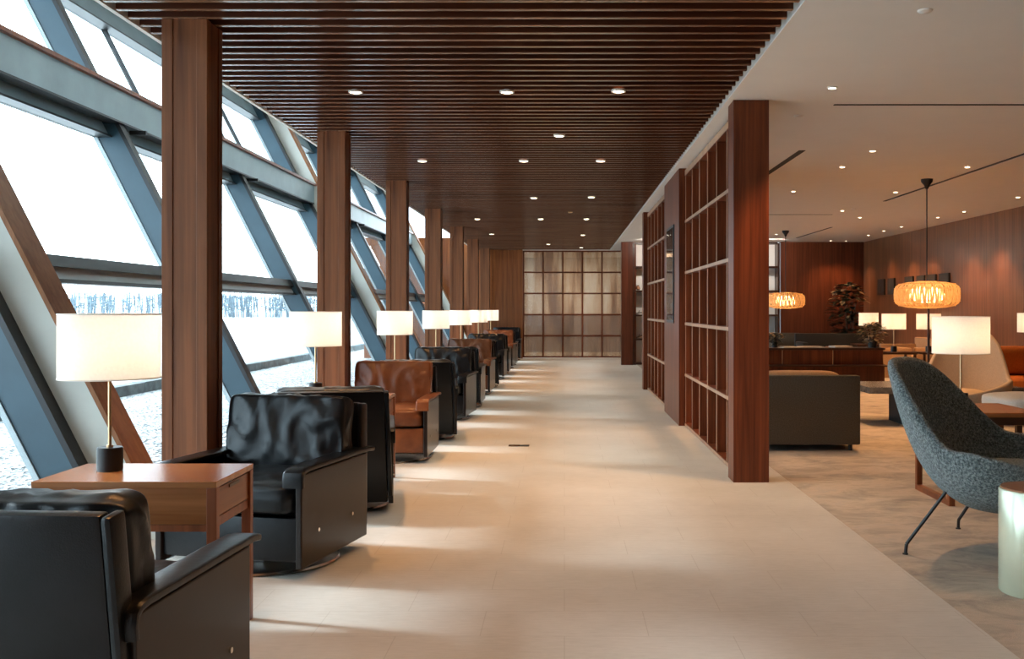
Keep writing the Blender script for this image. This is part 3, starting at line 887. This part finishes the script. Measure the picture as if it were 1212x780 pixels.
# cylinder side table
t = thing('cylinder_table', 'pale green metal cylinder side table with brown top at the right edge', 'side table', (2.015, 4.30, 0))
bm = B(); lathe(bm, [(.001,0),(.157,0),(.161,.006),(.161,.433),(.157,.438),(.001,.438)], 72); obj('drum', bm, M['cylmetal'], t, smooth=True)
bm = B(); lathe(bm, [(.001,.438),(.152,.438),(.152,.445),(.001,.445)], 72); obj('table_top', bm, M['cyltop'], t, smooth=True)

# lamp table in the lounge (sled legs)
t = thing('lamp_table', 'wooden sled-leg side table under the large lounge lamp', 'side table', (2.60, 6.52, 0))
obj('table_top', bx(-.26, .32, -.35, .30, .54, .569, bev=.004), M['table_wood'], t)
for x in (-.24, .30):
    bm = B(); box(bm, x-.018, x+.018, -.35, .25, 0, .036); box(bm, x-.018, x+.018, -.35, -.314, .036, .54); box(bm, x-.018, x+.018, .214, .25, .036, .54)
    obj('sled_leg', bm, M['leg_wood'], t)
obj('apron', bx(-.22, .28, -.31, .21, .49, .54), M['dark_wood'], t)

# grey-brown armchair seen from behind
def box_armchair(name, label, loc, rz, w, d, h, ah, seat, th, m, cm, legm, leg=.06):
    t = thing(name, label, 'armchair', loc, rz)
    obj('backrest', bx(-w/2, w/2, -d/2, -d/2+th, leg, h, bev=.018), m, t, smooth=True)
    for s in (-1, 1):
        x0, x1 = (w/2-th, w/2) if s > 0 else (-w/2, -w/2+th)
        obj('armrest', bx(x0, x1, -d/2+th+.001, d/2, leg, ah, bev=.015), m, t, smooth=True)
    obj('seat_base', bx(-w/2+th+.001, w/2-th-.001, -d/2+th+.001, d/2-.02, leg+.02, seat-.13, bev=.01), m, t, smooth=True)
    obj('seat_cushion', cushion(w-2*th-.01, d-th-.02, .15, seed=5, puff=.25, wr=.004, n=14, power=5), cm, t, smooth='all', loc=(0, th/2, seat-.07))
    bc = cushion(w-2*th-.02, h-seat+.02, .16, seed=6, puff=.3, wr=.004, n=14, power=5)
    bmesh.ops.transform(bc, matrix=Matrix.Translation((0, -d/2+th+.10, (h+seat)/2+.02)) @ Matrix.Rotation(R(96), 4, 'X'), verts=bc.verts)
    obj('back_cushion', bc, cm, t, smooth='all')
    for sx in (-1, 1):
        for sy in (-1, 1):
            bm = B(); cyl(bm, sx*(w/2-.07), sy*(d/2-.07), 0, leg+.01, .018, 12); obj('leg', bm, legm, t)
    return t
box_armchair('fabric_armchair', 'low brown-grey fabric armchair seen from behind beside the partition end pillar', (2.02, 8.95, 0), 0, .96, .80, .64, .60, .42, .11, M['greyfab'], M['tanfab'], M['black'], .055)
# cognac box armchair facing viewer
box_armchair('leather_armchair', 'orange-brown leather box armchair with an orange seat at the right edge', (5.32, 11.82, 0), PI, .94, .70, .735, .72, .42, .09, M['rustfab'], M['orangefab'], M['dark_wood'], .08)
# light upholstered bench
t = thing('upholstered_bench', 'light grey upholstered bench on a timber rail at the right edge', 'bench', (4.06, 7.95, 0))
obj('seat_cushion', (lambda b: b)(cushion(1.4, .66, .17, seed=8, puff=.12, wr=.004, n=18, power=7)), M['lightfab'], t, smooth='all', loc=(0,0,.455))
obj('timber_rail', bx(-.69, .69, -.32, .32, .325, .375, bev=.004), M['bench_wood'], t)
for sx in (-1,1):
    for sy in (-1,1): obj('leg', bx(sx*.62-.02, sx*.62+.02, sy*.27-.02, sy*.27+.02, 0, .325), M['dark_wood'], t)
o = obj('bolster', cushion(.34, .40, .15, seed=2, puff=.4, wr=.004, n=12, power=3), M['lightfab'], None, smooth='all', loc=(3.95, 8.0, .622)); tag(o, 'pale cushion lying on the light grey bench at the right edge', 'cushion')

# coffee table
t = thing('coffee_table', 'low stone slab coffee table with dark block base beyond the grey boucle chair', 'coffee table', (3.72, 10.6, 0))
obj('table_top', bx(-.62, .95, -.30, .60, .34, .405, bev=.004), M['stone_top'], t)
obj('block_base', bx(-.20, .70, -.15, .40, 0, .34), M['blackm'], t)
# console / divider
t = thing('console_divider', 'long dark wooden console divider with a lower ledge across the middle of the lounge', 'console', (3.2, 14.9, 0))
obj('top_board', bx(-1.5, 1.50, -.05, .40, .60, .632, bev=.004), M['dark_wood'], t)
for i in range(4): obj('back_panel', bx(-1.48+i*.745, -1.48+i*.745+.73, 0, .03, .385, .60), M['part_wood'], t)
obj('ledge', bx(-1.5, 1.52, -.22, .10, .365, .385), M['dark_wood'], t)
obj('plinth', bx(-1.48, 1.5, -.02, .35, 0, .365), M['wallb_wood'], t)
# things on the console
for k, (x, w, lab) in enumerate(((2.46,.26,'stack of pale magazines at the left on the long dark console'), (2.75,.34,'open magazine on the long dark console, near its middle'), (3.2,.28,'pale folded newspaper on the right of the long dark console'))):
    bm = B(); box(bm, -w/2, w/2, -.11, .11, 0, .012+.006*k, .001)
    o = obj('magazine', bm, M['lightfab'], None, loc=(x+.9, 15.05, .632), rotz=.1*k); tag(o, lab, 'magazine')
# benches beyond the console
def sofa(name, label, x, y, w, h, seat, m, cm, rz=0):
    t = thing(name, label, 'sofa', (x, y, 0), rz)
    obj('backrest', bx(-w/2, w/2, .28, .40, .10, h, bev=.02), m, t, smooth=True)
    obj('seat_base', bx(-w/2, w/2, -.36, .28, .10, seat-.12, bev=.02), m, t, smooth=True)
    for s in (-1,1): obj('armrest', bx(min(s*(w/2-.10), s*w/2), max(s*(w/2-.10), s*w/2), -.36, .28, seat-.12, seat+.14, bev=.02), m, t, smooth=True)
    nq = max(1, round(w/.8)); cw = (w-.2)/nq
    for q in range(nq): obj('seat_cushion', cushion(cw-.01, .60, .15, seed=q, puff=.2, wr=.004, n=12, power=5), cm, t, smooth='all', loc=(-w/2+.1+cw*(q+.5), -.04, seat-.055))
    for sx in (-1,1):
        for sy in (-.3,.33): obj('leg', bx(sx*(w/2-.08)-.02, sx*(w/2-.08)+.02, sy-.02, sy+.02, 0, .10), M['dark_wood'], t)
    return t
sofa('lounge_sofa', 'tan lounge sofa behind the long console, left part', 3.75, 16.3, 1.1, .60, .44, M['tanfab'], M['tanfab'], PI)
sofa('lounge_sofa', 'wider tan lounge sofa behind the long console, right part', 4.95, 16.6, 1.2, .58, .44, M['tanfab'], M['tanfab'], PI)
sofa('lounge_sofa', 'dark leather sofa in front of the big plant', 5.35, 19.9, 1.5, .72, .42, M['blackm'], M['black_leather'])
sofa('lounge_sofa', 'small brown sofa near the back wall beside the display shelves', 4.62, 21.1, .70, .70, .42, M['greyfab'], M['greyfab'])
sofa('lounge_sofa', 'tan bench sofa along the right wooden wall under the pictures', 6.02, 17.3, 1.9, .70, .44, M['tanfab'], M['tanfab'], -PI/2)
# lamp tables for far lounge lamps
def lamp_table(label, x, y, h):
    t = thing('lamp_table', label, 'side table', (x, y, 0))
    obj('table_top', bx(-.28, .28, -.24, .24, h-.03, h, bev=.003), M['dark_wood'], t)
    for sx in (-1,1):
        for sy in (-1,1): obj('leg', bx(sx*.25-.016, sx*.25+.016, sy*.21-.016, sy*.21+.016, 0, h-.03), M['dark_wood'], t)
lamp_table('dark side table under the smallest lounge lamp by the big plant', 5.70, 19.4-.0, .58) if 0 else None
lamp_table('dark side table under the lounge lamp with the visible white stem', 5.02, 15.45, .55)
lamp_table('dark side table under the lamp crossed by the dark post', 5.66, 15.45, .55)
lamp_table('dark side table under the lamp at the right picture edge', 5.86, 12.6, .57)
lamp_table('dark side table under the smallest lounge lamp by the big plant', 5.70, 19.0, .55)
# dark post / low screen
t = thing('screen_post', 'slim dark floor post with low panel standing below the nearer pendant', 'post', (4.22, 11.75, 0))
bm = B(); cyl(bm, 0, 0, 0, 1.24, .014, 12); obj('post', bm, M['dark_wood'], t, smooth=True)
bm = B(); cyl(bm, 0, 0, 0, .02, .14, 28); obj('foot', bm, M['blackm'], t, smooth=True)

# picture frames on the right wall
for k, (a, b) in enumerate(((20.80,20.37),(20.15,19.75),(19.15,18.7),(18.5,18.1),(17.95,17.55),(17.4,16.95))):
    nth = ['leftmost','second','third','fourth','fifth','rightmost'][k]
    t = thing('picture_frame', 'small dark picture, %s of the six on the wooden right wall' % nth, 'picture', (6.45, (a+b)/2, 1.49), 0, 'dark pictures on the right wall')
    w = (a-b)/2
    obj('frame', bx(-.03, 0, -w, w, 0, .32, bev=.003), M['black'], t)
    obj('picture', bx(-.033, -.03, -w+.02, w-.02, .02, .30), M['pot'], t)
    bm = B(); lathe(bm, [(.001,.06),(.05,.08),(.035,.14),(.02,.17),(.001,.17)], 14); 
    bmesh.ops.transform(bm, matrix=Matrix.Translation((-.034,0,0)) @ Matrix.Diagonal((.05,1,1,1)), verts=bm.verts)
    obj('motif', bm, M['stem'], t)

# ------------------------------------------------------------------ plants
def leaf(bm, p, d, up, L, W, seg=4, droop=.3):
    d = d.normalized(); side = d.cross(up).normalized(); nrm = side.cross(d)
    prev = None
    for k in range(seg+1):
        f = k/seg; w = W*math.sin(PI*min(.97, max(.05, f)))**.8/2
        c = p + d*(L*f) - nrm*0 + Vector((0,0,-droop*L*f*f))
        a = bm.verts.new(c - side*w); b = bm.verts.new(c + nrm*(-w*.25)); e = bm.verts.new(c + side*w)
        if prev: bm.faces.new((prev[0],a,b,prev[1])); bm.faces.new((prev[1],b,e,prev[2]))
        prev = (a,b,e)
def plant(name, label, cat, loc, r, h0, h1, n, L, W, m, potr, poth, seed=0, stems=3, m2=None, pm=None, div=2):
    rnd = random.Random(seed)
    t = thing(name, label, cat, loc)
    bm = B(); lathe(bm, [(.001,0),(potr*.8,0),(potr,poth*.9),(potr,poth),(potr*.9,poth),(potr*.88,poth*.85),(.001,poth*.85)], 28)
    obj('pot', bm, pm or M['pot'], t, smooth=True)
    bm = B()
    for s in range(stems):
        a = rnd.uniform(0, 2*PI); q = rnd.uniform(.1,.5)*r
        rod(bm, (q*.2*math.cos(a), q*.2*math.sin(a), poth*.8), (q*math.cos(a), q*math.sin(a), h1*.88), .008+.01*r, 7)
    obj('stem', bm, M['stem'], t)
    groups = [(m, n)] if m2 is None else [(m, n), (m2, n//div)]
    for gi, (mm, nn) in enumerate(groups):
        bm = B()
        for k in range(nn):
            f = rnd.random(); z = h0 + (h1-h0)*f
            if gi: z = h0+(h1-h0)*((.70+.30*f) if div > 2 else (.45+.55*f))
            prof = math.sin(PI*(.12+.80*(z-h0)/(h1-h0)))
            a = rnd.uniform(0, 2*PI); q = r*prof*(.35+.65*rnd.random()**.5 if not gi else 1.0)
            p = Vector((q*math.cos(a)*.75, q*math.sin(a)*.75, z))
            d = Vector((math.cos(a)+rnd.uniform(-.4,.4), math.sin(a)+rnd.uniform(-.4,.4), rnd.uniform(-.2,.7)))
            leaf(bm, p, d, Vector((0,0,1)), L*rnd.uniform(.7,1.2), W*rnd.uniform(.8,1.2))
        obj('foliage', bm, mm, t, smooth='all')
    return t
plant('rubber_plant', 'tall dark leafy indoor plant in the far right corner of the lounge', 'plant', (5.85, 20.9, 0), .42, .55, 1.72, 230, .20, .11, M['leafd'], .2, .42, 4, 4, M['leafl'], div=7)
plant('potted_plant', 'bushy pale-leaved plant standing on the long dark console, right end', 'plant', (4.57, 15.05, .632), .24, .06, .36, 150, .085, .055, M['leafl'], .07, .12, 9, 5, M['leafd'])
plant('potted_plant', 'small dark plant beside the partition end pillar on the long console, left end', 'plant', (3.14, 15.12, .632), .13, .05, .22, 90, .07, .04, M['leafd'], .05, .08, 13, 4, M['leafl'])

# small floor box in the walkway
t = thing('floor_vent', 'small chrome floor outlet plate in the stone walkway near the second brown shadow', 'floor outlet', (-.40, 8.9, 0))
obj('plate', bx(-.09, .09, -.05, .05, 0, .004, bev=.001), M['chrome'], t)
obj('lid', bx(.01, .085, -.04, .04, .004, .006), M['black'], t)

# ------------------------------------------------------------------ lights
def spot(x, y, z, e, ang, blend, col, r=.03):
    l = bpy.data.lights.new('spot_light', 'SPOT'); l.energy = e; l.spot_size = R(ang); l.spot_blend = blend; l.color = col; l.shadow_soft_size = r
    o = bpy.data.objects.new('spot_light', l); COL.objects.link(o); o.location = (x, y, z); return o
def point(x, y, z, e, col, r=.03):
    l = bpy.data.lights.new('lamp_light', 'POINT'); l.energy = e; l.color = col; l.shadow_soft_size = r
    o = bpy.data.objects.new('lamp_light', l); COL.objects.link(o); o.location = (x, y, z); return o
WARM = (1.0, .52, .22)
for (x, y, k) in SPOTS:
    spot(x, y, CZ-.03, 45 if (k == 'l' and y > 19) else ((150 if x < -1 else 60) if k == 'c' else 45 if k == 'u' else 115), 96, .6, (1,.47,.17) if x < -1 else (1,.74,.50) if k == 'c' else WARM)
for (x, y, z) in LP: point(x, y, z+.455, 4.6, (1,.74,.50), .035)
for (x, y) in PEND: point(x, y, 1.36, 40, (1,.55,.24), .12)
# wall washers near the right wall
for y in (9.0, 12.5, 16.5, 20): spot(6.15, y, CZ-.03, 24, 80, .8, WARM)
# added light brightening the ribbed panes from behind, no known lamp
al = bpy.data.lights.new('backroom_fill', 'AREA'); al.energy = 60; al.size = 1.6; al.color = (1,.93,.85)
ao = bpy.data.objects.new('backroom_fill', al); COL.objects.link(ao); ao.location = (.2, 26.9, CZ-.02)
# added fill from the ceiling to brighten the display shelves, no fixture
al = bpy.data.lights.new('shelf_fill', 'AREA'); al.energy = 45; al.shape = 'RECTANGLE'; al.size = 3.0; al.size_y = .1; al.color = (1,.9,.8)
ao = bpy.data.objects.new('shelf_fill', al); COL.objects.link(ao); ao.location = (3.05, 20.9, CZ-.03); ao.rotation_euler = (R(58),0,0)

sun = bpy.data.lights.new('sun', 'SUN'); sun.energy = 6.5; sun.angle = R(6); sun.color = (.86,.94,1.0)
so = bpy.data.objects.new('sun', sun); COL.objects.link(so)
so.rotation_euler = Vector((1.25, -.34, -1.0)).to_track_quat('-Z', 'Y').to_euler()

w = bpy.data.worlds.new('sky'); scn.world = w; w.use_nodes = True
nt = w.node_tree; nt.nodes.clear()
out = nt.nodes.new('ShaderNodeOutputWorld'); bg = nt.nodes.new('ShaderNodeBackground')
tc = nt.nodes.new('ShaderNodeTexCoord'); n = N(nt, 'ShaderNodeTexNoise', Scale=3.0, Detail=6.0)
mp = nt.nodes.new('ShaderNodeMapping'); mp.inputs['Scale'].default_value = (1,1,3)
nt.links.new(tc.outputs['Generated'], mp.inputs[0]); nt.links.new(mp.outputs[0], n.inputs['Vector'])
c = ramp(nt, n.outputs['Fac'], [(.35, (.60,.80,.95)), (.6, (.82,.93,1.0))])
nt.links.new(c, bg.inputs[0]); bg.inputs[1].default_value = 7.4
nt.links.new(bg.outputs[0], out.inputs[0])

# ------------------------------------------------------------------ camera
cam = bpy.data.cameras.new('camera'); co = bpy.data.objects.new('camera', cam); COL.objects.link(co)
co.location = (0, 0, 1.2); co.rotation_euler = (R(90), 0, 0)
cam.sensor_width = 36; cam.lens = 36*1200/1212
cam.shift_x = -62/1212; cam.shift_y = -24/1212
cam.clip_end = 1000; cam.clip_start = .05
scn.camera = co
scn.view_settings.view_transform = 'Standard'; scn.view_settings.look = 'None'
scn.view_settings.exposure = 0.2; scn.view_settings.gamma = 1
scn.view_settings.use_curve_mapping = False
cy = scn.cycles
cy.use_denoising = True
cy.max_bounces = 8; cy.diffuse_bounces = 4; cy.glossy_bounces = 4; cy.transmission_bounces = 6; cy.transparent_max_bounces = 12
cy.caustics_reflective = False; cy.caustics_refractive = False
cy.sample_clamp_indirect = 6
